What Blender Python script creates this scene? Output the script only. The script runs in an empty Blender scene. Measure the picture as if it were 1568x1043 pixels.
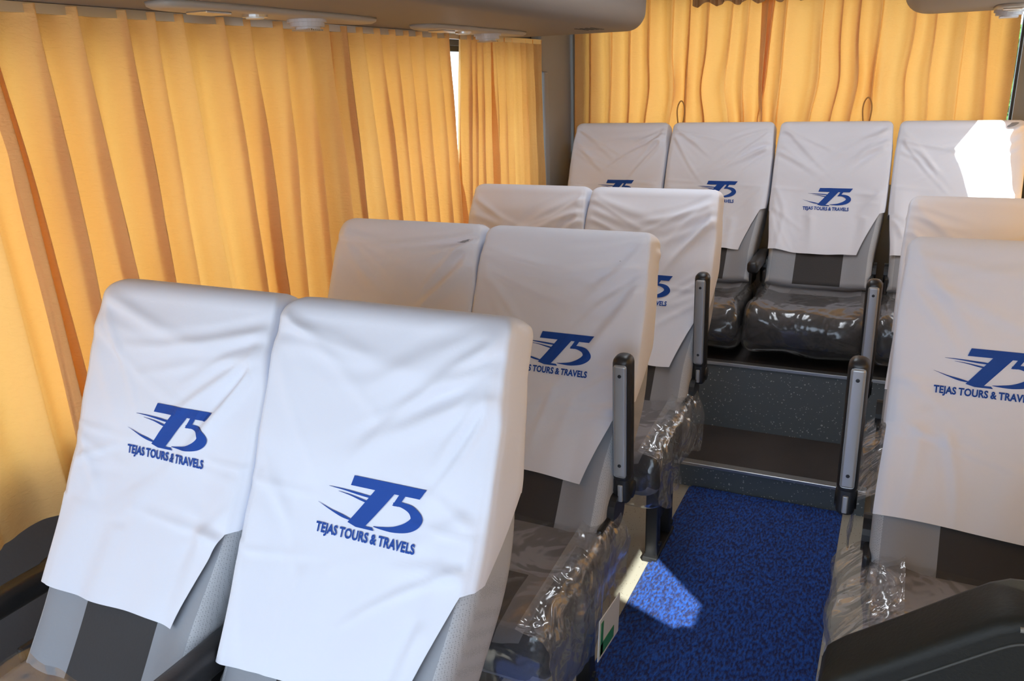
import bpy, bmesh, math, random
from mathutils import Vector, Matrix, noise
random.seed(5)
sc=bpy.context.scene
COL=sc.collection
def smooth(a,b,x):
    if a==b: return 1.0 if x>=b else 0.0
    t=max(0.,min(1.,(x-a)/(b-a))); return t*t*(3-2*t)
# ------------------------------------------------------------------ materials
def mat(name):
    m=bpy.data.materials.new(name); m.use_nodes=True
    nt=m.node_tree; nt.nodes.clear()
    out=nt.nodes.new('ShaderNodeOutputMaterial')
    return m,nt,out
def N(nt,t,**k):
    n=nt.nodes.new(t)
    for a,b in k.items():
        if a in n.inputs: n.inputs[a].default_value=b
        else: setattr(n,a,b)
    return n
def simple(name,col,rough=.6,metal=0.,bump=0.,bscale=80.,var=0.,spec=.5,coat=0.,stretch=(1,1,1),dist=.002,vscale=6.,distort=0.):
    m,nt,out=mat(name)
    p=N(nt,'ShaderNodeBsdfPrincipled'); p.inputs['Base Color'].default_value=(*col,1)
    p.inputs['Roughness'].default_value=rough; p.inputs['Metallic'].default_value=metal
    p.inputs['Specular IOR Level'].default_value=spec; p.inputs['Coat Weight'].default_value=coat
    tc=N(nt,'ShaderNodeTexCoord')
    mp=N(nt,'ShaderNodeMapping'); mp.inputs['Scale'].default_value=stretch
    nt.links.new(tc.outputs['Object'],mp.inputs['Vector'])
    if bump:
        nz=N(nt,'ShaderNodeTexNoise'); nz.inputs['Scale'].default_value=bscale; nz.inputs['Detail'].default_value=4
        nz.inputs['Distortion'].default_value=distort
        nt.links.new(mp.outputs[0],nz.inputs['Vector'])
        b=N(nt,'ShaderNodeBump'); b.inputs['Strength'].default_value=bump; b.inputs['Distance'].default_value=dist
        nt.links.new(nz.outputs['Fac'],b.inputs['Height']); nt.links.new(b.outputs[0],p.inputs['Normal'])
    if var:
        n2=N(nt,'ShaderNodeTexNoise'); n2.inputs['Scale'].default_value=vscale; n2.inputs['Detail'].default_value=5
        nt.links.new(mp.outputs[0],n2.inputs['Vector'])
        r=N(nt,'ShaderNodeValToRGB')
        r.color_ramp.elements[0].position=.3; r.color_ramp.elements[1].position=.7
        r.color_ramp.elements[0].color=(*[c*(1-var) for c in col],1)
        r.color_ramp.elements[1].color=(*[min(1,c*(1+var)) for c in col],1)
        nt.links.new(n2.outputs['Fac'],r.inputs[0]); nt.links.new(r.outputs[0],p.inputs['Base Color'])
    nt.links.new(p.outputs[0],out.inputs[0])
    return m
M_cover=simple('cover_cloth',(.77,.79,.88),.85,bump=.2,bscale=11,spec=.12,dist=.006,distort=.8)
M_blue=simple('logo_blue',(.012,.065,.33),.6,spec=.2)
def mesh_fabric():
    m,nt,out=mat('seat_mesh_fabric')
    p=N(nt,'ShaderNodeBsdfPrincipled'); p.inputs['Roughness'].default_value=.8
    tc=N(nt,'ShaderNodeTexCoord'); v=N(nt,'ShaderNodeTexVoronoi'); v.inputs['Scale'].default_value=330; v.inputs['Randomness'].default_value=.25
    r=N(nt,'ShaderNodeValToRGB'); r.color_ramp.elements[0].color=(.23,.235,.25,1); r.color_ramp.elements[1].color=(.44,.45,.48,1)
    r.color_ramp.elements[0].position=.12; r.color_ramp.elements[1].position=.4
    nt.links.new(tc.outputs['Object'],v.inputs['Vector']); nt.links.new(v.outputs['Distance'],r.inputs[0])
    nt.links.new(r.outputs[0],p.inputs['Base Color']); nt.links.new(p.outputs[0],out.inputs[0]); return m
M_mesh=mesh_fabric()
M_grey=simple('seat_grey_vinyl',(.27,.28,.31),.6,bump=.2,bscale=150)
M_dark=simple('seat_dark_fabric',(.04,.038,.04),.8,bump=.3,bscale=200)
M_cush=simple('cushion_fabric',(.19,.185,.20),.8,bump=.3,bscale=200,var=.08,vscale=12)
M_black=simple('black_plastic',(.018,.018,.02),.38,bump=.1,bscale=200)
M_silver=simple('armrest_grey_insert',(.42,.43,.44),.35,metal=.5)
M_metal=simple('aluminium',(.62,.62,.62),.35,metal=.9)
M_leather=simple('black_leather',(.013,.013,.010),.55,bump=.5,bscale=180,dist=.001,spec=.3)
M_piping=simple('dark_grey_piping',(.05,.05,.045),.6)
M_duct=simple('duct_plastic',(.19,.175,.17),.6,bump=.25,bscale=300,dist=.0008)
M_plate=simple('vent_plate',(.34,.32,.30),.4)
M_lens=simple('vent_louver_grey',(.50,.51,.56),.35)
M_ceil=simple('ceiling_lining',(.42,.43,.45),.8,bump=.2,bscale=60)
M_wall=simple('wall_lining',(.10,.10,.11),.7,bump=.2,bscale=120)
M_pill=simple('pillar_trim',(.27,.28,.29),.5)
M_tread=simple('dark_tread',(.05,.042,.04),.6,bump=.3,bscale=120,var=.2)
M_rub=simple('window_rubber',(.03,.03,.03),.5)
M_label=simple('label_white',(.7,.72,.7),.3)
M_green=simple('label_green',(.03,.22,.08),.4)
def speck(name,base,sp,scale=90,th=.16):
    m,nt,out=mat(name)
    p=N(nt,'ShaderNodeBsdfPrincipled'); p.inputs['Roughness'].default_value=.45
    tc=N(nt,'ShaderNodeTexCoord'); v=N(nt,'ShaderNodeTexVoronoi'); v.inputs['Scale'].default_value=scale
    n2=N(nt,'ShaderNodeTexNoise'); n2.inputs['Scale'].default_value=scale*.4
    mul=N(nt,'ShaderNodeMath',operation='MULTIPLY'); 
    r=N(nt,'ShaderNodeValToRGB'); r.color_ramp.interpolation='CONSTANT'
    r.color_ramp.elements[0].color=(*sp,1); r.color_ramp.elements[1].color=(*base,1); r.color_ramp.elements[1].position=th*.5
    nt.links.new(tc.outputs['Object'],v.inputs['Vector']); nt.links.new(tc.outputs['Object'],n2.inputs['Vector'])
    nt.links.new(v.outputs['Distance'],mul.inputs[0]); nt.links.new(n2.outputs['Fac'],mul.inputs[1])
    nt.links.new(mul.outputs[0],r.inputs[0]); nt.links.new(r.outputs[0],p.inputs['Base Color'])
    nt.links.new(p.outputs[0],out.inputs[0]); return m
M_vinyl=speck('grey_speckled_vinyl',(.13,.15,.165),(.5,.52,.52))
M_cream=speck('cream_speckled_floor',(.40,.38,.32),(.22,.19,.15),110)
def carpet_mat():
    m,nt,out=mat('blue_carpet')
    p=N(nt,'ShaderNodeBsdfPrincipled'); p.inputs['Roughness'].default_value=.9
    p.inputs['Sheen Weight'].default_value=.1
    tc=N(nt,'ShaderNodeTexCoord'); mp=N(nt,'ShaderNodeMapping'); mp.inputs['Scale'].default_value=(1,.4,1)
    mp.inputs['Rotation'].default_value=(0,0,.5)
    nz=N(nt,'ShaderNodeTexNoise'); nz.inputs['Scale'].default_value=150; nz.inputs['Detail'].default_value=2
    r=N(nt,'ShaderNodeValToRGB'); r.color_ramp.elements[0].position=.38; r.color_ramp.elements[1].position=.68
    r.color_ramp.elements[0].color=(.001,.010,.09,1); r.color_ramp.elements[1].color=(.005,.085,.46,1)
    b=N(nt,'ShaderNodeBump'); b.inputs['Strength'].default_value=1.0; b.inputs['Distance'].default_value=.006
    nt.links.new(tc.outputs['Object'],mp.inputs[0]); nt.links.new(mp.outputs[0],nz.inputs['Vector'])
    nt.links.new(nz.outputs['Fac'],r.inputs[0]); nt.links.new(r.outputs[0],p.inputs['Base Color'])
    nt.links.new(nz.outputs['Fac'],b.inputs['Height']); nt.links.new(b.outputs[0],p.inputs['Normal'])
    nt.links.new(p.outputs[0],out.inputs[0]); return m
M_carpet=carpet_mat()
def curtain_mat():
    m,nt,out=mat('gold_curtain_cloth')
    tc=N(nt,'ShaderNodeTexCoord'); mp=N(nt,'ShaderNodeMapping'); mp.inputs['Scale'].default_value=(1,1,3.0)
    nz=N(nt,'ShaderNodeTexNoise'); nz.inputs['Scale'].default_value=50; nz.inputs['Detail'].default_value=4; nz.inputs['Distortion'].default_value=.8
    b=N(nt,'ShaderNodeBump'); b.inputs['Strength'].default_value=.8; b.inputs['Distance'].default_value=.004
    d=N(nt,'ShaderNodeBsdfDiffuse'); d.inputs['Color'].default_value=(.82,.52,.23,1)
    t=N(nt,'ShaderNodeBsdfTranslucent'); t.inputs['Color'].default_value=(.98,.48,.11,1)
    mx=N(nt,'ShaderNodeMixShader'); mx.inputs[0].default_value=.30
    nt.links.new(tc.outputs['Object'],mp.inputs[0]); nt.links.new(mp.outputs[0],nz.inputs['Vector'])
    nt.links.new(nz.outputs['Fac'],b.inputs['Height']); nt.links.new(b.outputs[0],d.inputs['Normal'])
    nt.links.new(d.outputs[0],mx.inputs[1]); nt.links.new(t.outputs[0],mx.inputs[2]); nt.links.new(mx.outputs[0],out.inputs[0])
    return m
M_curt=curtain_mat()
def film_mat(name,bs,lo,hi,dist,haze,rough=.16):
    m,nt,out=mat(name)
    tc=N(nt,'ShaderNodeTexCoord'); nz=N(nt,'ShaderNodeTexNoise'); nz.inputs['Scale'].default_value=bs; nz.inputs['Detail'].default_value=2; nz.inputs['Distortion'].default_value=1.8
    b=N(nt,'ShaderNodeBump'); b.inputs['Strength'].default_value=.8; b.inputs['Distance'].default_value=dist
    g=N(nt,'ShaderNodeBsdfGlossy'); g.inputs['Roughness'].default_value=rough; g.inputs['Color'].default_value=(.92,.93,.95,1)
    t=N(nt,'ShaderNodeBsdfTransparent'); t.inputs['Color'].default_value=(.97,.97,.97,1)
    h=N(nt,'ShaderNodeBsdfDiffuse'); h.inputs['Color'].default_value=(.72,.76,.82,1)
    mh=N(nt,'ShaderNodeMixShader'); mh.inputs[0].default_value=haze
    nt.links.new(t.outputs[0],mh.inputs[1]); nt.links.new(h.outputs[0],mh.inputs[2])
    lw=N(nt,'ShaderNodeLayerWeight'); lw.inputs['Blend'].default_value=.3
    ma=N(nt,'ShaderNodeMapRange'); ma.inputs['To Min'].default_value=lo; ma.inputs['To Max'].default_value=hi
    mx=N(nt,'ShaderNodeMixShader')
    nt.links.new(tc.outputs['Object'],nz.inputs['Vector']); nt.links.new(nz.outputs['Fac'],b.inputs['Height'])
    nt.links.new(b.outputs[0],g.inputs['Normal']); nt.links.new(b.outputs[0],lw.inputs['Normal'])
    nt.links.new(lw.outputs['Facing'],ma.inputs['Value']); nt.links.new(ma.outputs[0],mx.inputs[0])
    nt.links.new(mh.outputs[0],mx.inputs[1]); nt.links.new(g.outputs[0],mx.inputs[2]); nt.links.new(mx.outputs[0],out.inputs[0])
    return m
M_film=film_mat('clear_plastic_film',5,.05,.42,.02,.03)
M_film2=film_mat('crumpled_plastic_film',8,.07,.5,.03,.13,.12)
def glass_mat():
    m,nt,out=mat('window_glass')
    g=N(nt,'ShaderNodeBsdfGlossy'); g.inputs['Roughness'].default_value=.02
    t=N(nt,'ShaderNodeBsdfTransparent'); t.inputs['Color'].default_value=(.93,.96,.95,1)
    mx=N(nt,'ShaderNodeMixShader'); mx.inputs[0].default_value=.05
    nt.links.new(t.outputs[0],mx.inputs[1]); nt.links.new(g.outputs[0],mx.inputs[2]); nt.links.new(mx.outputs[0],out.inputs[0]); return m
M_glass=glass_mat()
M_leaf=simple('hedge_leaves',(.06,.16,.03),.8,bump=1,bscale=20,var=.7,vscale=14,dist=.05)
M_ground=simple('outside_ground',(.33,.32,.30),.9,var=.15)
# ------------------------------------------------------------------ mesh helpers
def mk(name,verts,faces,mats,parent=None,sm=True,midx=None,loc=None):
    me=bpy.data.meshes.new(name); me.from_pydata([tuple(v) for v in verts],[],faces); me.update()
    if not isinstance(mats,(list,tuple)): mats=[mats]
    for m in mats: me.materials.append(m)
    if midx:
        for p,i in zip(me.polygons,midx): p.material_index=i
    if sm:
        for p in me.polygons: p.use_smooth=True
    o=bpy.data.objects.new(name,me); COL.objects.link(o)
    if loc: o.location=loc
    if parent: o.parent=parent
    return o
def empty(name,loc):
    o=bpy.data.objects.new(name,None); o.location=loc; o.empty_display_size=.1; COL.objects.link(o); return o
def bm_obj(bm,name,mats,parent=None,sm=True,loc=None):
    bmesh.ops.recalc_face_normals(bm,faces=bm.faces)
    me=bpy.data.meshes.new(name); bm.to_mesh(me); bm.free()
    if not isinstance(mats,(list,tuple)): mats=[mats]
    for m in mats: me.materials.append(m)
    for p in me.polygons: p.use_smooth=sm
    o=bpy.data.objects.new(name,me); COL.objects.link(o)
    if loc: o.location=loc
    if parent: o.parent=parent
    return o
def add_box(bm,x0,x1,y0,y1,z0,z1,bev=0.,seg=3,mi=0):
    n0=set(bm.faces)
    r=bmesh.ops.create_cube(bm,size=1)
    for v in r['verts']:
        v.co=Vector(((x0+x1)/2+v.co.x*(x1-x0),(y0+y1)/2+v.co.y*(y1-y0),(z0+z1)/2+v.co.z*(z1-z0)))
    if bev>0:
        es=list({e for v in r['verts'] for e in v.link_edges})
        bmesh.ops.bevel(bm,geom=es,offset=bev,segments=seg,profile=.5,affect='EDGES')
    for f in bm.faces:
        if f not in n0: f.material_index=mi
def box(name,x0,x1,y0,y1,z0,z1,m,bev=0.,parent=None,sm=None):
    bm=bmesh.new(); add_box(bm,x0,x1,y0,y1,z0,z1,bev)
    return bm_obj(bm,name,m,parent,sm=(bev>0.02) if sm is None else sm)
def add_cyl(bm,p0,p1,r,seg=14,mi=0):
    n0=set(bm.faces)
    p0=Vector(p0);p1=Vector(p1);d=p1-p0
    q=Vector((0,0,1)).rotation_difference(d.normalized()).to_matrix().to_4x4()
    bmesh.ops.create_cone(bm,cap_ends=True,segments=seg,radius1=r,radius2=r,depth=d.length,matrix=Matrix.Translation((p0+p1)/2)@q)
    for f in bm.faces:
        if f not in n0: f.material_index=mi
def loft(loops,cap=True):
    v=[];f=[];n=len(loops[0])
    for L in loops: v+=L
    for i in range(len(loops)-1):
        for j in range(n):
            a=i*n+j;b=i*n+(j+1)%n;f.append((a,b,b+n,a+n))
    if cap:
        f.append(tuple(range(n-1,-1,-1))); f.append(tuple(range((len(loops)-1)*n,len(loops)*n)))
    return v,f
# ------------------------------------------------------------------ seat back / cover
TA=math.radians(14.5); TB=math.radians(17)/.6
WAIST=[.020]
def hwf(s,w):
    b=w/2-.003; rc=.028
    if s<rc: b-=rc*(1-math.sqrt(max(0,1-(1-s/rc)**2)))
    b-=.008*(1-smooth(.0,.18,s))
    b-=WAIST[0]*smooth(.36,.62,s)
    return b
def thf(s):
    t=.085+.04*smooth(.1,.45,s); r=.032
    if s<r: t*=math.sqrt(max(.02,1-(1-s/r)**2))
    return t
def fbf(s): return .016*smooth(.02,.1,s)*(1-smooth(.22,.35,s))+.01*smooth(.4,.6,s)
def fr_d(x,s,hw,t):
    return t+.013*smooth(.5,.85,abs(x)/max(hw,.01))*smooth(.25,.36,s)*(1-smooth(.93,1.,abs(x)/hw)*.3)
def P3(x,d,s,zt):
    dd=d+fbf(s); th=TA+TB*s
    yc=-(math.cos(TA)-math.cos(th))/TB; zc=-(math.sin(th)-math.sin(TA))/TB
    return Vector((x,yc-math.cos(th)*dd,zt+zc+math.sin(th)*dd))
def make_wr(seed,w):
    rr=random.Random(seed); R=[]
    for side,cnt in ((1,9),(-1,6)):
        for k in range(cnt):
            x0=side*w*(.48-.02*rr.random()); s0=.02+rr.random()*.12
            ang=math.radians(rr.uniform(6,60)); L=rr.uniform(.16,.44)
            R.append((x0,s0,-side*math.cos(ang),math.sin(ang),L,rr.uniform(.004,.009)*(1 if side>0 else .65),rr.uniform(.007,.015),rr.uniform(-.7,.7)))
    for side in (1,-1):
        for k in range(4):
            x0=side*w*.46; s0=.26+rr.random()*.22; ang=math.radians(rr.uniform(-30,70)); L=rr.uniform(.14,.30)
            R.append((x0,s0,-side*math.cos(ang),math.sin(ang),L,rr.uniform(.002,.0055),rr.uniform(.007,.014),rr.uniform(-.7,.7)))
    for k in range(6):
        x0=rr.uniform(-.42,.42)*w; s0=rr.uniform(.36,.46); L=rr.uniform(.15,.27)
        ang=math.radians(90+rr.uniform(-14,14))
        R.append((x0,s0,math.cos(ang),math.sin(ang),L,rr.uniform(.002,.006),rr.uniform(.010,.02),rr.uniform(-.7,.7)))
    off=Vector((rr.random()*50,rr.random()*50,0))
    cs=.31+rr.uniform(-.02,.02)
    def wr(x,s,fade=1.):
        v=0
        for (x0,s0,dx,ds,L,a,wd,cv) in R:
            px=x-x0; ps=s-s0; t=(px*dx+ps*ds)/L
            if t<=-.02 or t>=1: continue
            pd=(-px*ds+ps*dx)+cv*.10*L*math.sin(t*3.0)
            if abs(pd)>3*wd: continue
            k=pd/wd
            v+=a*(math.exp(-k*k)-.35*math.exp(-(k-1.7)**2))*smooth(-.02,.08,t)*(1-t)**.7
        v+=.004*noise.noise(Vector((x*6,s*4,0))+off)+.0007*noise.noise(Vector((x*20,s*14,3))+off)
        e=abs(x)/(w/2)
        v+=.003*math.exp(-((s-cs-.05*x)/.006)**2)*smooth(0,.7,e)
        return v*fade*(1-.6*math.exp(-(x/.11)**4-((s-.30)/.09)**4))
    return wr
NF=84
def loop_pts(s,w,o,wr=None):
    hw=max(hwf(s,w)+o,.02); t=thf(s)/2+o; r=min(.020,t*.9)
    pts=[]
    sa=.0042 if wr else 0
    for i in range(NF+1):
        x=-(hw-r)+2*(hw-r)*i/NF
        d=fr_d(x,s,hw,t)+(wr(x,s) if wr else 0)
        pts.append((x,d,0.))
    for k in range(1,7):
        a=math.pi/2*(1-k/6)
        dd=fr_d(hw-r,s,hw,t)-t
        seam=sa*math.exp(-((k-3)/.7)**2)
        pts.append((hw-r+(r+seam)*math.cos(a),t-r+(r+seam)*math.sin(a)+dd*(1-k/6)+(wr(hw-r,s)*(1-k/6) if wr else 0),.12*k/6))
    for k in range(1,6):
        d=(t-r)*(1-2*k/5)
        xx=hw+(.7*wr(hw*.9+d*.5,s*1.0+.37) if wr else 0)*math.sin(math.pi*k/6)
        pts.append((xx,d,.12+.88*k/5))
    for k in range(1,4):
        a=-math.pi/2*k/3; pts.append((hw-r+r*math.cos(a),-(t-r)+r*math.sin(a),1.))
    for k in range(1,8):
        x=(hw-r)*(1-2*k/8); pts.append((x,-t,1.))
    pts.append((-(hw-r),-t,1.))
    for k in range(1,4):
        a=-math.pi/2*(1-k/3); pts.append((-(hw-r)-r*math.cos(a),-(t-r)+r*math.sin(a),1.))
    for k in range(1,6):
        d=(t-r)*(-1+2*k/5)
        xx=-hw-(.7*wr(-hw*.9-d*.5,s+.37) if wr else 0)*math.sin(math.pi*(5-k)/6)
        pts.append((xx,d,1.-.88*k/5))
    for k in range(1,6):
        a=math.pi/2*k/6
        dd=fr_d(hw-r,s,hw,t)-t
        seam=sa*math.exp(-((k-3)/.7)**2)
        pts.append((-(hw-r)-(r+seam)*math.cos(a),t-r+(r+seam)*math.sin(a)+dd*k/6+(wr(-(hw-r),s)*k/6 if wr else 0),.12*(1-k/6)))
    return pts
SM=.41; SB=.265; CO=.006
def cover_front(x,s,w,wr,zt,extra=0.):
    hw=hwf(s,w)+CO; t=thf(s)/2+CO
    lift=.006*smooth(SM-.05,.6,s)
    return P3(x,fr_d(x,s,hw,t)+wr(x,s)+lift+extra,s,zt)
def build_cover(parent,w,zt,seed,SEx,side,tap):
    wr=make_wr(seed,w); rr=random.Random(seed+99)
    loops=[];rows=80
    for i in range(rows+1):
        q=i/rows
        s0=.0008+(SM-.0008)*(q**1.25)
        lp=loop_pts(s0,w,CO,wr); L=[]
        for x,d,bf in lp:
            se=s0*(1-(1-(SB if x>0 else SM*.96)/SM)*bf*smooth(.15,1,q))
            if bf==0: L.append(P3(x,d+.006*smooth(SM-.05,.6,s0),se,zt))
            else: L.append(P3(x,d,se,zt))
        loops.append(L)
    v,f=loft(loops,False); n=len(loops[0])
    f.append(tuple(range(n-1,-1,-1)))
    base=rows*n
    fr=46; ph=rr.random()*6
    # left edge of the flap continues from the outer corner column of the cap
    cols=list(range(0,NF+1)); prev=[base+c for c in cols]
    edge=[base+n-k for k in range(3,0,-1)]      # 3 corner verts left of column 0
    prev=edge+prev
    for i in range(1,fr+1):
        s=SM+(SEx-SM)*i/fr
        hw=hwf(s,w)+CO; t=thf(s)/2+CO; r=min(.020,t*.9)
        g=((s-SM)/(SEx-SM))**.9
        xr=(hw-r)*(1-tap*g); xl=-(hw-r)
        row=[]
        for k in (3,2,1):
            a=math.pi/2*(6-k)/6
            se=s+(.004*math.sin(-3+ph)-.004)*(i/fr)
            dd=fr_d(hw-r,s,hw,t)-t
            row.append(len(v)); v.append(P3(-(hw-r)-(r+.001)*math.cos(a),t-r+(r+.001)*math.sin(a)+dd+wr(-(hw-r),s)*(1-k/6)+.004*smooth(SM,.6,s),se,zt))
        for c in cols:
            u=-1+2*c/NF
            x=xl+(xr-xl)*c/NF
            se=s+(.004*math.sin(u*3+ph)+.004*u)*(i/fr)
            row.append(len(v)); v.append(cover_front(x,se,w,wr,zt,.0030*math.sin(u*8+ph)*smooth(.45,.6,s)*smooth(0,.1,1+u)))
        for k in range(len(row)-1): f.append((prev[k],prev[k+1],row[k+1],row[k]))
        prev=row
    mk('white_seat_cover',v,f,M_cover,parent)
    return wr
def build_back(parent,w,zt,ST):
    loops=[];rows=44;mi=[]
    for i in range(rows+1):
        s=.004+(ST-.004)*(i/rows)**1.1
        lp=loop_pts(s,w,0.)
        loops.append([P3(x,d,s,zt) for x,d,b in lp])
    v,f=loft(loops); n=len(loops[0])
    for i in range(rows):
        for j in range(n):
            if j<NF:
                u=abs(-1+2*(j+.5)/NF); mi.append(2 if u<.5 else 1)
            else: mi.append(0)
    mi+=[1,1]
    mk('seat_back_shell',v,f,[M_mesh,M_grey,M_dark],parent,midx=mi)
# logo -------------------------------------------------------------
cu=bpy.data.curves.new('t','FONT'); cu.body='TEJAS TOURS & TRAVELS'; cu.size=1; cu.offset=.036; cu.resolution_u=3; cu.space_word=.8; cu.space_character=1.04
to=bpy.data.objects.new('t',cu); COL.objects.link(to)
bpy.context.view_layer.update()
tm=bpy.data.meshes.new_from_object(to.evaluated_get(bpy.context.evaluated_depsgraph_get()))
bpy.data.objects.remove(to)
TX=[(v.co.x,v.co.y) for v in tm.vertices]; TF=[tuple(p.vertices) for p in tm.polygons]
mnx=min(a for a,b in TX);mxx=max(a for a,b in TX);mny=min(b for a,b in TX);mxy=max(b for a,b in TX)
TX=[((a-mnx)/(mxx-mnx)-.5,-.17+.14*(b-mny)/(mxy-mny)) for a,b in TX]
LV=list(TX);LF=list(TF)
def cr(pts,n):
    out=[]
    P=[pts[0]]+pts+[pts[-1]]
    for i in range(1,len(P)-2):
        for k in range(n):
            t=k/n;a,b,c,d=P[i-1],P[i],P[i+1],P[i+2]
            out.append(tuple(.5*((2*b[j])+(-a[j]+c[j])*t+(2*a[j]-5*b[j]+4*c[j]-d[j])*t*t+(-a[j]+3*b[j]-3*c[j]+d[j])*t**3) for j in range(len(a))))
    out.append(pts[-1]); return out
def ribbon(pts,n=6):
    q=cr(pts,n); st=len(LV)
    for i,(x,y,wd) in enumerate(q):
        a=q[max(0,i-1)];b=q[min(len(q)-1,i+1)]
        tx,ty=b[0]-a[0],b[1]-a[1];l=math.hypot(tx,ty) or 1
        nx,ny=-ty/l,tx/l
        for k in range(3): e=1-k; LV.append((x+nx*wd/2*e,y+ny*wd/2*e))
        if i:
            k=st+3*i; LF.append((k-3,k-2,k+1,k)); LF.append((k-2,k-1,k+2,k+1))
def quadstrip(a,b,c,d,n=8,m=4):
    st=len(LV)
    for i in range(n+1):
        t=i/n
        for j in range(m+1):
            q=j/m
            top=(a[0]+(b[0]-a[0])*t,a[1]+(b[1]-a[1])*t);bo=(d[0]+(c[0]-d[0])*t,d[1]+(c[1]-d[1])*t)
            LV.append((top[0]+(bo[0]-top[0])*q,top[1]+(bo[1]-top[1])*q))
    for i in range(n):
        for j in range(m):
            k=st+i*(m+1)+j; LF.append((k,k+1,k+m+2,k+m+1))
quadstrip((-.17,.53),(.54,.53),(.48,.42),(-.20,.42),14,3)
quadstrip((.05,.425),(.24,.425),(-.01,.03),(-.19,.03),6,10)
quadstrip((-.19,.03),(.06,.03),(.08,-.0),(-.10,-.0),4,1)
# the "5": short slanted upright from the bar, belly, open lower end sweeping left
quadstrip((.285,.425),(.345,.425),(.285,.300),(.225,.300),3,3)
ribbon([(.235,.315,.035),(.32,.325,.055),(.43,.285,.09),(.47,.20,.11),(.40,.115,.10),(.27,.06,.06),(.14,.045,.025),(.07,.045,.006)])
ribbon([(-.14,.055,.01),(-.25,.08,.03),(-.38,.12,.014),(-.52,.175,.002)])
ribbon([(.04,.335,.022),(-.1,.345,.025),(-.28,.36,.014),(-.42,.365,.003)])
ribbon([(.0,.275,.022),(-.08,.29,.022),(-.2,.315,.012),(-.32,.33,.003)])
def build_logo(parent,w,zt,wr,s0,dx,lw=.18):
    v=[cover_front(dx+x*lw,s0-y*lw*.83,w,wr,zt,.0018) for x,y in LV]
    mk('printed_logo',v,LF,M_blue,parent,sm=False)
# cushion ------------------------------------------------------------
def cushion_loops(w,o,yb,yf,ztop,th,nz=0.,seed=0):
    loops=[];R=26;hw0=w/2-.010+o
    for i in range(R+1):
        q=i/R; y=yb+(yf-yb)*q-o*(1 if q>.9 else 0)
        e=1.0
        dn=min(q,1-q)*abs(yf-yb)
        if dn<.045: e=math.sqrt(max(.02,1-(1-dn/.045)**2))
        hw=hw0-.03*(1-e); t=(th/2+o)*(.45+.55*e)
        zc=ztop-th/2-.02*q-.015*smooth(.75,1,q)
        r=min(.04,t*.85,hw); L=[]
        def add(x,z,side):
            bol=.014*smooth(.55,.85,abs(x)/hw) if z>0 else 0
            p=Vector((x,y,zc+z+bol))
            if nz: 
                g=noise.noise(p*7+Vector((seed,0,0)))+.5*abs(noise.noise(p*17+Vector((0,seed,0))))
                p+=Vector((x/hw*.8,0 if q<.9 else -.6,.5 if z>0 else -.3))*nz*g
            L.append(p)
        for k in range(17): add(-(hw-r)+2*(hw-r)*k/16,t,0)
        for k in range(1,5): a=math.pi/2*(1-k/4);add(hw-r+r*math.cos(a),t-r+r*math.sin(a),1)
        for k in range(1,5): add(hw,(t-r)*(1-2*k/4),1)
        for k in range(1,5): a=-math.pi/2*k/4;add(hw-r+r*math.cos(a),-(t-r)+r*math.sin(a),1)
        for k in range(1,9): add((hw-r)*(1-2*k/8),-t,0)
        for k in range(1,5): a=-math.pi/2*(1-k/4);add(-(hw-r)-r*math.cos(a),-(t-r)+r*math.sin(a),1)
        for k in range(1,5): add(-hw,(t-r)*(-1+2*k/4),1)
        for k in range(1,4): a=math.pi/2*k/4;add(-(hw-r)-r*math.cos(a),t-r+r*math.sin(a),1)
        loops.append(L)
    return loops
def build_cushion(parent,w,yb,yf,ztop,th,seed,dark=False):
    L=cushion_loops(w,0,yb,yf,ztop,th); v,f=loft(L)
    n=len(L[0]);mi=[]
    for i in range(len(L)-1):
        for j in range(n): mi.append(1 if (dark and not(i<9 and j<16)) or (i>15 and 3<=j<13) or (16<=j<29 and i>8 and j<25) else 0)
    mi+=[0,1]
    mk('seat_cushion',v,f,[M_cush,M_dark],parent,midx=mi)
    v,f=loft(cushion_loops(w,.008,yb,yf,ztop,th+.02,.022,seed*3.7+1),True)
    mk('plastic_film_cover',v,f,M_film,parent)
def hanging_film(parent,side,w,yb,yf,zt_,zb,seed,bulge=0.):
    v=[];f=[];nx=64;nz=30
    for j in range(nz+1):
        q=j/nz
        for i in range(nx+1):
            u=i/nx; y=yf-.02+(yb-yf+.05)*u
            zbot=zb+.025*math.sin(u*7+seed)+.012*math.sin(u*17+seed)
            z=zt_+.04*u+(zbot-zt_-.04*u)*q
            g=1.1*noise.noise(Vector((y*10+z*5,z*6,seed)))+.5*noise.noise(Vector((y*28-z*12,z*16,seed)))
            x=side*(w/2-.012+(.020+bulge)*smooth(0,.35,q)+.020*g*smooth(0,.4,q)-.05*smooth(.10,0,q))
            v.append((x,y,z))
    for j in range(nz):
        for i in range(nx):
            a=j*(nx+1)+i;f.append((a,a+1,a+nx+2,a+nx+1))
    mk('loose_plastic_film',v,f,M_film2,parent)
def armrest_up(parent,x,y,z0,z1,tilt=.03):
    bm=bmesh.new()
    add_box(bm,-.021,.021,-.024,.024,0,z1-z0,.017,4,0)
    add_box(bm,-.0145,.0145,-.0285,-.02,.02,z1-z0-.016,.006,2,1)
    for zz in (.05,z1-z0-.04): add_cyl(bm,(0,-.0295,zz),(0,-.028,zz),.004,10,0)
    add_box(bm,-.019,.019,-.022,.03,-.05,.02,.012,3,0)
    add_box(bm,-.006,.006,-.026,-.018,-.042,.0,.003,2,1)
    add_cyl(bm,(-.022,.005,-.02),(.022,.005,-.02),.02,18,0)
    o=bm_obj(bm,'armrest',[M_black,M_silver],parent,loc=(x,y,z0)); o.rotation_euler=(tilt,0,0)
    o.modifiers.new('w','WEIGHTED_NORMAL')
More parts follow.
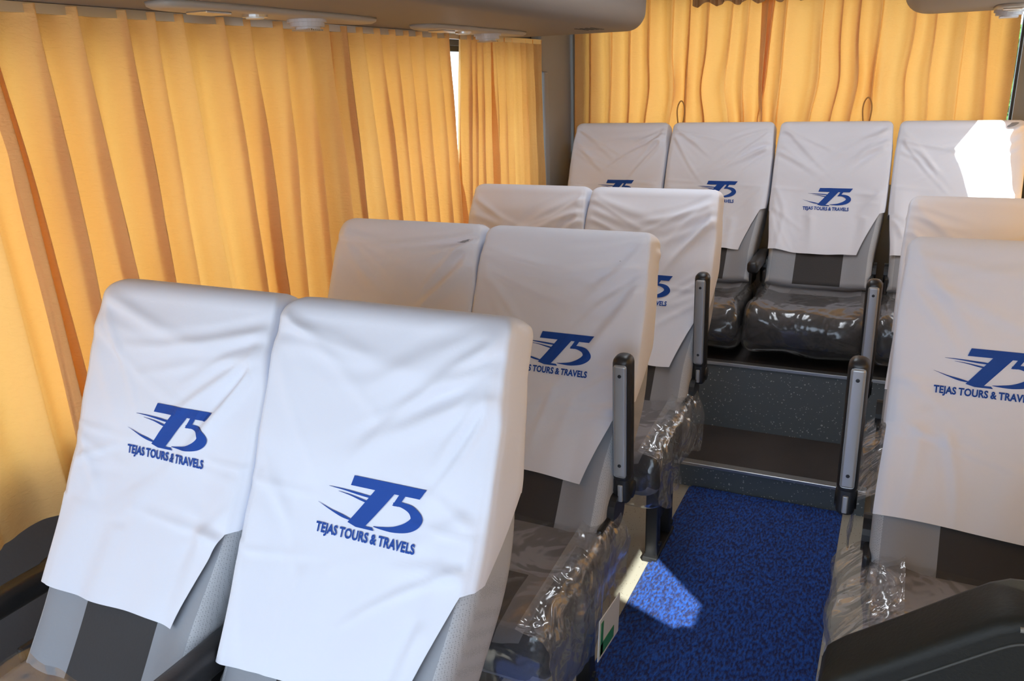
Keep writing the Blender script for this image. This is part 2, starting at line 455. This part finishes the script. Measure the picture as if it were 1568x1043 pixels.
def armrest_down(parent,x,y0,y1,z):
    bm=bmesh.new(); add_box(bm,x-.023,x+.023,y0,y1,z-.03,z+.02,.016,4,0)
    add_cyl(bm,(x-.024,y1-.02,z-.01),(x+.024,y1-.02,z-.01),.028,18,0)
    add_cyl(bm,(x,y1-.02,z-.02),(x,y1+.02,z-.13),.014,10,0)
    bm_obj(bm,'armrest',[M_black],parent)
def under(parent,w,yb,yf,zc,floor):
    bm=bmesh.new()
    for sx in(-1,1):
        x=sx*(w/2-.10)
        add_box(bm,x-.02,x+.02,yb-.12,yb-.085,floor,zc,.004,2,0)
        add_box(bm,x-.02,x+.02,yb+.03,yb+.065,floor,zc-.03,.004,2,0)
        add_box(bm,x-.024,x+.024,yb-.14,yb+.08,floor,floor+.018,.003,1,0)
        add_box(bm,x-.016,x+.016,yf+.05,yb+.06,zc-.05,zc-.01,.004,1,0)
        add_box(bm,x-.003,x+.003,yb-.10,yb+.05,floor+.10,zc-.05,0,1,0)
        for yy in (yb-.10,yb+.048): add_cyl(bm,(x+sx*.02,yy,floor+.05),(x+sx*.026,yy,floor+.05),.009,10,0)
    add_box(bm,-w/2+.03,w/2-.03,yf+.06,yf+.09,zc-.05,zc-.005,.004,1,0)
    add_box(bm,-w/2+.03,w/2-.03,yb-.09,yb-.06,zc-.06,zc-.005,.004,1,0)
    bm_obj(bm,'seat_frame',[M_black],parent,sm=False)
def hinge(parent,w,zt,s,side):
    bm=bmesh.new(); p=P3(side*(hwf(s,w)-.004),0,s,zt)
    add_cyl(bm,(p.x,p.y,p.z),(p.x+side*.02,p.y,p.z),.04,20,0)
    add_box(bm,min(p.x,p.x+side*.014),max(p.x,p.x+side*.014),p.y-.10,p.y+.02,p.z-.07,p.z-.0,.006,2,0)
    bm_obj(bm,'recliner_hinge',[M_black],parent,sm=False)
SEEDN=[0]
def seat(x,Y,floor,w,zt,zcush=.525,cth=.13,ST=.74,yf=-.68,s0=.34,dx=0.,SEx=.59,side=1,film=0,dark=False,bulge=0.,tap=.26,fdrop=.17):
    SEEDN[0]+=1; sd=SEEDN[0]*13
    E=empty('passenger_seat',(x,Y,0))
    build_back(E,w,zt,ST)
    wr=build_cover(E,w,zt,sd,SEx,side,tap)
    build_logo(E,w,zt,wr,s0,dx)
    yb=-.28
    build_cushion(E,w,yb,yf,zcush,cth,sd,dark)
    under(E,w,yb,yf,zcush-cth+.01,floor)
    hinge(E,w,zt,.64,1);hinge(E,w,zt,.64,-1)
    if film: hanging_film(E,film,w,yb,yf,zcush-.005,zcush-fdrop,sd,bulge)
    return E
# layout --------------------------------------------------------------
Y1,Y2,Y3=1.05,1.81,2.60
FLR=0.0
rows_=[(Y1,1.13,-.478,.428,.012,.295,.350,.578,.605,.014,.014),(Y2,1.122,-.488,.430,0,.36,.335,.59,.595,0,.010),(Y3,1.117,-.498,.431,0,.38,.37,.58,.585,0,0)]
left=[]
for Y,ZT,XA,W0,nar,sa_,sb_,sea,seb,dxa,dxb in rows_:
    wa=W0-nar
    a=seat(XA-W0-.004-wa/2,Y,FLR,wa,ZT,s0=sa_,dx=dxa,SEx=sea)
    b=seat(XA-W0*.5,Y,FLR,W0,ZT,s0=sb_,dx=dxb,SEx=seb,film=1)
    left.append((a,b,W0,wa))
for i,(a,b,W0,wa) in enumerate(left):
    if i>0: armrest_up(b,W0/2-.004,-.245,.61,.91)
    else:
        armrest_down(b,-W0/2-.002,-.64,-.20,.62)
        armrest_down(a,-wa/2-.085,-.56,-.18,.59)
XR=.022;WR=.44
WAIST[0]=-.008
r2=seat(XR+WR/2,1.92,FLR,WR,1.122,s0=.312,dx=-.05,film=-1,SEx=.612,bulge=.055,tap=.05,fdrop=.24); r3=seat(XR+WR/2,2.62,FLR,WR,1.113,film=-1,bulge=.04,tap=.05)
WAIST[0]=.020
for e in (r2,r3): armrest_up(e,-WR/2-.060,-.225,.61,.915)
bm=bmesh.new(); add_box(bm,0,.002,-.065,.065,-.045,.045,.0008,1,0); add_box(bm,.0015,.0028,-.055,.03,-.038,-.012,.0005,1,1)
add_box(bm,.0015,.0028,-.055,-.04,-.038,.035,.0005,1,1)
o=bm_obj(bm,'care_label',[M_label,M_green],left[1][1],sm=False,loc=(.254,-.47,.395)); o.rotation_euler=(-.12,0,0)
# rear row
ys1,s1,ys2,s2=2.73,.09,3.10,.275
ZP=s1+s2; Y4=3.80; X4=-1.443; W4=.467; Z4=1.256
for k,s0 in enumerate((.365,.36,.38,.42)):
    e=seat(X4+W4*(k+.5),Y4,ZP,W4-.014,Z4,zcush=.61,cth=.13,ST=.74,yf=-.70,s0=s0,dark=True,SEx=.60)
    if k==2: armrest_down(e,-W4/2,-.5,-.2,.72)
# ------------------------------------------------------------------ shell
XW=-1.60; XRW=.53; YB=4.02; YF=-1.5; ZC=1.97; ZR=1.636
box('floor',XW,XRW,YF,YB,-.06,0,M_cream)
vv=[];ff=[];nx,ny=40,220;cx0,cx1,cy0,cy1=-.60,-.066,-1.2,2.72
for j in range(ny+1):
    for i in range(nx+1):
        x=cx0+(cx1-cx0)*i/nx;y=cy0+(cy1-cy0)*j/ny
        e=min(i,nx-i)
        vv.append((x,y,(.008+.0015*noise.noise(Vector((x*30,y*30,0)))) if e>0 else .001))
for j in range(ny):
    for i in range(nx):
        a=j*(nx+1)+i;ff.append((a,a+1,a+nx+2,a+nx+1))
mk('blue_aisle_carpet',vv,ff,M_carpet)
bm=bmesh.new()
add_box(bm,-.69,.0,ys1,ys2+.02,0,s1,0,1,0)
add_box(bm,-.69,.0,ys1+.03,ys2-.001,s1-.001,s1+.004,0,1,1)
add_box(bm,XW+.06,XRW-.02,ys2,YB-.02,0.001,ZP,0,1,0)
add_box(bm,XW+.06,XRW-.02,ys2+.03,YB-.02,ZP-.001,ZP+.003,0,1,1)
add_box(bm,-.69,.0,ys1-.006,ys1+.03,s1-.004,s1+.008,.002,2,2)
add_box(bm,-.72,.05,ys2-.006,ys2+.03,ZP-.006,ZP+.008,.002,2,2)
bm_obj(bm,'rear_steps',[M_vinyl,M_tread,M_metal],sm=False)
def wall_x(name,x0,x1,spans,zb,zt,m,y0=YF,y1=YB):
    bm=bmesh.new(); add_box(bm,x0,x1,y0,y1,-.06,zb); add_box(bm,x0,x1,y0,y1,zt,ZC)
    edges=[y0]+[q for s in spans for q in s]+[y1]
    for i in range(0,len(edges),2):
        if edges[i+1]-edges[i]>.005: add_box(bm,x0,x1,edges[i],edges[i+1],zb,zt)
    return bm_obj(bm,name,m,sm=False)
wl=[(-1.3,.55),(.62,2.02),(2.09,3.50)]
wall_x('wall_left',XW-.08,XW,wl,.74,1.60,M_wall)
def window_x(n,x,y0,y1,z0,z1,sun_bar=None):
    bm=bmesh.new(); t=.02
    add_box(bm,x-.015,x+.015,y0,y1,z0,z0+t,0,1,0);add_box(bm,x-.015,x+.015,y0,y1,z1-t,z1,0,1,0)
    add_box(bm,x-.015,x+.015,y0,y0+t,z0+t,z1-t,0,1,0);add_box(bm,x-.015,x+.015,y1-t,y1,z0+t,z1-t,0,1,0)
    add_box(bm,x-.002,x+.002,y0+t,y1-t,z0+t,z1-t,0,1,1)
    if sun_bar: add_box(bm,x-.012,x+.012,y0+t,y1-t,sun_bar[0],sun_bar[1],0,1,0)  # unseen bar added to cut off the tail of the carpet sun patch
    bm_obj(bm,'window_%d'%n,[M_rub,M_glass],sm=False)
k=1
for a,b in wl: window_x(k,XW-.04,a,b,.74,1.60);k+=1
wr_=[(-1.3,-.1),(.1,1.5),(1.6,2.8),(3.0,3.75)]
wall_x('wall_right',XRW,XRW+.08,wr_,.80,1.80,M_wall)
for a,b in wr_: window_x(k,XRW+.04,a,b,.80,1.80,(1.245,1.37) if a==.1 else None);k+=1
bm=bmesh.new(); bz0,bz1=1.0,1.86;bx0,bx1=-1.45,.385
add_box(bm,XW,XRW,YB,YB+.08,-.06,bz0);add_box(bm,XW,XRW,YB,YB+.08,bz1,ZC)
add_box(bm,XW,bx0,YB,YB+.08,bz0,bz1);add_box(bm,bx1,XRW,YB,YB+.08,bz0,bz1)
bm_obj(bm,'wall_back',M_pill,sm=False)
bm=bmesh.new();y=YB+.04
add_box(bm,bx0,bx1,y-.015,y+.015,bz0,bz0+.02);add_box(bm,bx0,bx1,y-.015,y+.015,bz1-.02,bz1)
add_box(bm,bx0,bx0+.02,y-.015,y+.015,bz0+.02,bz1-.02);add_box(bm,bx1-.01,bx1,y-.015,y+.015,bz0+.02,bz1-.02)
add_box(bm,bx0+.02,bx1-.01,y-.002,y+.002,bz0+.02,bz1-.02,0,1,1)
bm_obj(bm,'window_%d'%k,[M_rub,M_glass],sm=False);k+=1
bm=bmesh.new(); add_box(bm,XW-.08,XRW+.08,YF-.08,YF,-.06,.55);add_box(bm,XW-.08,XRW+.08,YF-.08,YF,1.9,ZC)
bm_obj(bm,'wall_front',M_wall,sm=False)
bm=bmesh.new()
add_box(bm,XW-.08,XRW+.08,YF-.05,YF-.03,.55,.58);add_box(bm,XW-.08,XRW+.08,YF-.05,YF-.03,1.87,1.9)
add_box(bm,XW-.08,XW-.03,YF-.05,YF-.03,.58,1.87);add_box(bm,XRW+.03,XRW+.08,YF-.05,YF-.03,.58,1.87)
bm_obj(bm,'window_%d'%k,[M_rub],sm=False)
box('ceiling',XW-.08,XRW+.08,YF-.08,YB+.08,ZC,ZC+.05,M_ceil)
bm=bmesh.new(); add_box(bm,XW+.001,XW+.055,3.60,YB-.002,ZP,ZC-.001,.012,3,0); add_box(bm,XW+.05,XW+.075,3.585,3.64,.9,1.5,.01,3,0)
bm_obj(bm,'trim_1',[M_pill],sm=False)
def duct(name,xw,xi,y0,y1,zb):
    sg=1 if xi>xw else -1; r=.07
    def prof(xi_):
        p=[(xw,ZC-.001),(xw,zb)]
        n=8
        for k in range(14): p.append((xw+(xi_-sg*r-xw)*(k+1)/14,zb))
        for k in range(1,n+1):
            a=math.pi/2*k/n;p.append((xi_-sg*r+sg*r*math.sin(a),zb+r-r*math.cos(a)))
        p.append((xi_+sg*.01,ZC-.001)); return p
    loops=[];
    ys=[y0+(y1-.22-y0)*k/20 for k in range(21)]
    for y in ys: loops.append([Vector((x,y,z)) for x,z in prof(xi)])
    for k in range(1,13):
        a=math.pi/2*k/12; y=y1-.22+.22*math.sin(a); xx=xi-sg*.22*(1-math.cos(a))
        loops.append([Vector((x,y,z+ (0 if z>ZC-.01 else .05*(1-math.cos(a))**2))) for x,z in prof(xx)])
    v,f=loft(loops); o=mk(name,v,f,M_duct,sm=True)
    md=o.modifiers.new('e','EDGE_SPLIT'); md.split_angle=math.radians(50)
    return o
D1=duct('overhead_air_duct',XW+.001,-.95,YF+.02,3.42,ZR)
D2=duct('overhead_air_duct',XRW-.001,-.06,YF+.02,3.86,1.66)
box('trim_2',XW+.06,XW+.075,YF+.1,3.56,ZR-.02,ZR-.001,M_metal)
def console(x,y0,y1,z,wd=.13):
    E=empty('overhead_reading_light',(x,(y0+y1)/2,z)); L=(y1-y0)/2
    lo=[]
    for (o,zz) in ((0,0),(-.002,-.008),(-.012,-.013),(-.03,-.013)):
        pts=[]
        for k in range(48):
            a=2*math.pi*k/48;c,s_=math.cos(a),math.sin(a)
            pts.append(Vector(((wd/2+o)*math.copysign(abs(c)**.6,c),(L+o)*math.copysign(abs(s_)**.45,s_),zz)))
        lo.append(pts)
    v,f=loft(lo); mk('console_plate',v,f,M_plate,E)
    bm=bmesh.new()
    for yy in (L*.28,):
        for kk,(r0,z0,z1) in enumerate(((.048,-.012,-.02),(.042,-.02,-.03),(.030,-.03,-.036))):
            add_cyl(bm,(0,yy,z0),(0,yy,z1),r0,28,0)
        for q in range(-3,4): add_box(bm,-.028,.028,yy+q*.008-.0015,yy+q*.008+.0015,-.039,-.035,0,1,1)
    add_cyl(bm,(.01,-L*.25,-.012),(.01,-L*.25,-.018),.028,24,1)
    add_cyl(bm,(.01,-L*.25,-.018),(.01,-L*.25,-.021),.020,24,2)
    add_box(bm,-.03,.03,-L*.7,-L*.5,-.018,-.012,.003,2,1)
    bm_obj(bm,'vent_louver',[M_lens,M_metal,M_label],E,sm=False)
console(-1.36,1.25,1.98,ZR);console(-1.37,2.25,2.98,ZR);console(.28,3.35,3.62,1.66,.10)
bm=bmesh.new()
for i in range(7):
    for j in range(4): add_cyl(bm,(-1.12+j*.02,2.93+i*.02,ZR+.0005),(-1.12+j*.02,2.93+i*.02,ZR-.0015),.006,8,0)
bm_obj(bm,'speaker_grille',[M_rub],sm=False)
# ------------------------------------------------------------------ curtains
def curtain(name,axis,c,a0t,a1t,a0b,a1b,zt,zb,period,amp,seed,inward=1,rows=44,hem=True,cinch=None):
    rr=random.Random(seed); Lh=abs(a1t-a0t); nf=max(2,Lh/period); n=int(nf*28)
    ph=rr.random()*6; v=[];f=[]
    for j in range(rows+1):
        q=j/rows
        for i in range(n+1):
            u=i/n
            at=a0t+(a1t-a0t)*u; ab=a0b+(a1b-a0b)*u; al=at+(ab-at)*q
            z=zt+(zb-zt)*q
            w_=noise.noise(Vector((u*nf*.5,q*.5,seed)))*1.7+ .22*noise.noise(Vector((u*nf*1.5,q*2.0,seed+5)))
            phi=2*math.pi*u*nf+ph+w_*2.4
            am=amp*(.8+.3*smooth(0,.35,q))*(1+.5*noise.noise(Vector((u*nf*.8,q*.8,seed+9))))
            s_=math.sin(phi)
            rid=(1-abs(math.sin(phi/2+.4)))*2-1
            d=am*(.75*s_+.55*rid+.25*math.sin(2*phi+1.1))
            d+=.004*noise.noise(Vector((u*nf*3.5,q*4,seed+2)))
            al+=am*.55*math.cos(phi)
            if cinch:
                for cc,cz,st in cinch:
                    g=math.exp(-((z-cz)/.12)**2-((al-cc)/.15)**2); al+=(cc-al)*st*g; d+=.015*g*math.sin(phi*1.7)
            if hem:
                e=min(u,1-u)*Lh
                if e<.03: d+=.004*math.cos(e/.03*math.pi)
            if axis=='x': v.append((c+inward*d,al,z))
            else: v.append((al,c+inward*d,z))
    for j in range(rows):
        for i in range(n):
            a=j*(n+1)+i;f.append((a,a+1,a+n+2,a+n+1))
    return mk(name,v,f,M_curt)
cx=XW+.068
zt_=ZR-.004; zb_=.675
curtain('window_curtain','x',cx-.012,.20,1.02,.20,1.08,zt_,zb_-.06,.105,.026,11)
curtain('window_curtain','x',cx+.006,.965,2.065,1.01,2.085,zt_,zb_,.100,.036,23)
curtain('window_curtain','x',cx+.008,2.045,2.715,2.06,2.80,zt_,zb_,.085,.031,37)
curtain('window_curtain','x',cx+.01,2.80,3.07,2.70,3.07,zt_,zb_,.06,.024,41)
curtain('window_curtain','x',cx,3.05,3.56,3.06,3.59,zt_,zb_,.075,.021,53)
curtain('rear_window_curtain','y',YB-.065,-1.50,-.56,-1.53,-.60,1.9,.98,.095,.032,61,-1,cinch=[(-.66,1.24,.35),(-.97,1.40,.3)])
curtain('rear_window_curtain','y',YB-.08,-.64,.335,-.66,.345,1.9,.98,.095,.032,77,-1,cinch=[(-.56,1.24,.3),(-.16,1.42,.3)])
v=[];f=[];n=300
for j in range(9):
    for i in range(n+1):
        u=i/n;x=-.93+.85*u; q=j/8
        v.append((x,YB-.125-.012*math.sin(u*150+3*noise.noise(Vector((u*20,0,0))))*(.4+.6*q),1.93-(.17+.01*math.sin(u*60))*q))
for j in range(8):
    for i in range(n): a=j*(n+1)+i;f.append((a,a+1,a+n+2,a+n+1))
M_val=simple('valance_cloth',(.42,.24,.11),.85,bump=.3,bscale=60)
mk('curtain_valance',v,f,M_val)
cr_=XRW-.045  # right curtain gaps are added and slanted to shape the sun patches
curtain('window_curtain','x',cr_,-.12,.32,-.12,.96,1.655,.76,.09,.005,81,-1)
curtain('window_curtain','x',cr_,.63,2.10,.90,2.10,1.655,.76,.09,.005,83,-1)
curtain('window_curtain','x',cr_,2.10,3.24,2.10,3.38,1.655,.76,.09,.014,85,-1)
curtain('window_curtain','x',cr_,3.58,3.95,3.46,3.95,1.655,.76,.09,.014,87,-1)
def tube(name,pts,r,m,parent=None,cyc=False):
    c=bpy.data.curves.new(name,'CURVE');c.dimensions='3D';s=c.splines.new('NURBS');s.points.add(len(pts)-1)
    for p,q in zip(s.points,pts): p.co=(*q,1)
    s.use_cyclic_u=cyc; s.order_u=3; s.use_endpoint_u=not cyc; c.bevel_depth=r;c.bevel_resolution=2;c.materials.append(m)
    o=bpy.data.objects.new(name,c);COL.objects.link(o)
    if parent:o.parent=parent
    return o
M_tie=simple('tie_cord',(.40,.2,.06),.8)
for x in (-.965,-.165):
    y=YB-.13
    tube('curtain_tie_loop',[(x,y,1.36),(x-.02,y-.005,1.32),(x-.012,y-.008,1.25),(x,y-.005,1.20),(x+.015,y-.008,1.26),(x+.02,y-.005,1.32)],.003,M_tie,cyc=True)
# ------------------------------------------------------------------ folded jump seat lower right
E=empty('folded_jump_seat',(0,1.0,0))
pl=[(-.032,.42),(-.032,.685),(-.026,.706),(-.008,.724),(.05,.770),(.12,.828),(.15,.852),(.172,.863),(.20,.866),(.32,.862),(.44,.857),(.44,.42)]
lo=[]
def inset(P,d):
    o=[]
    n=len(P)
    for i in range(n):
        a=Vector(P[i-1]);b=Vector(P[i]);c=Vector(P[(i+1)%n]);t=((b-a).normalized()+(c-b).normalized()).normalized()
        nn=Vector((t.y,-t.x)); o.append((b.x+nn.x*d,b.y+nn.y*d))
    return o
for d,yy in ((.016,-.055),(.009,-.054),(.003,-.049),(0,-.040),(0,.03),(.006,.044),(.02,.055)):
    lo.append([Vector((a,yy,b)) for a,b in inset(pl,d)])
v,f=loft(lo);o=mk('padded_panel',v,f,M_leather,E)
md=o.modifiers.new('e','EDGE_SPLIT'); md.split_angle=math.radians(60)
bm=bmesh.new();add_box(bm,.05,.38,-.035,.035,.0,.43,.01,2,0);add_box(bm,.0,.42,-.09,.09,0,.02,.004,1,0)
bm_obj(bm,'pedestal',[M_black],E,sm=False)
ins=inset(pl,.030)[1:11]; tube('seam_piping',[(a,-.0555,b) for a,b in ins],.0018,M_piping,E)
M_rim=simple('grey_rim',(.20,.20,.18),.5)
rim=inset(pl,.012)[7:11]; tube('grey_rim',[(a,-.0545,b) for a,b in rim],.0035,M_rim,E)
# ------------------------------------------------------------------ outside
bm=bmesh.new();bmesh.ops.create_grid(bm,x_segments=2,y_segments=2,size=25)
bm_obj(bm,'ground',M_ground,loc=(0,0,-.9))
bm=bmesh.new()
bmesh.ops.create_grid(bm,x_segments=60,y_segments=30,size=1)
for v_ in bm.verts:
    x,z=v_.co.x,v_.co.y
    v_.co=Vector((2.0+x*1.9,6.6+.35*noise.noise(Vector((x*9,z*9,0)))+.15*noise.noise(Vector((x*30,z*30,2))),-.9+(z+1)*1.3+.1*noise.noise(Vector((x*12,0,1)))))
bm_obj(bm,'hedge',M_leaf)
# ------------------------------------------------------------------ light
w=bpy.data.worlds.new('w');sc.world=w;w.use_nodes=True
bg=w.node_tree.nodes['Background'];bg.inputs[0].default_value=(.70,.83,1,1);bg.inputs[1].default_value=5.3
sd=Vector((.52,-.75,.74)).normalized()
sl=bpy.data.lights.new('sun','SUN');sl.energy=15;sl.angle=.009;sl.color=(1,.95,.87)
so=bpy.data.objects.new('sun',sl);so.rotation_euler=sd.to_track_quat('Z','Y').to_euler();COL.objects.link(so)
# unseen fill light with plate, added above the aisle to brighten the middle rows
CL=empty('ceiling_fill',(-.5,2.6,ZC))
bm=bmesh.new(); add_box(bm,-.12,.12,-.8,.8,-.012,-.0005,.004,2,0)
bm_obj(bm,'fill_plate',[M_label],CL,sm=False)
al=bpy.data.lights.new('fill_light','AREA');al.shape='RECTANGLE';al.size=.2;al.size_y=1.5;al.energy=8;al.color=(.88,.94,1)
ao=bpy.data.objects.new('fill_light',al);ao.location=(0,0,-.016);ao.parent=CL;COL.objects.link(ao)
# ------------------------------------------------------------------ camera
yaw,pit,rol,fp=.4501,.3106,.0324,1866.65
F=Vector((-math.sin(yaw)*math.cos(pit),math.cos(yaw)*math.cos(pit),-math.sin(pit)))
R0=Vector((math.cos(yaw),math.sin(yaw),0));U0=R0.cross(F)
R=R0*math.cos(rol)-U0*math.sin(rol);U=R.cross(F)
cam=bpy.data.cameras.new('camera');cam.sensor_width=36;cam.lens=fp/2357*36;cam.clip_start=.02
co=bpy.data.objects.new('camera',cam);COL.objects.link(co)
co.matrix_world=Matrix((( R.x,U.x,-F.x,0),(R.y,U.y,-F.y,0),(R.z,U.z,-F.z,1.4666),(0,0,0,1)))
sc.camera=co
sc.view_settings.view_transform='Standard'
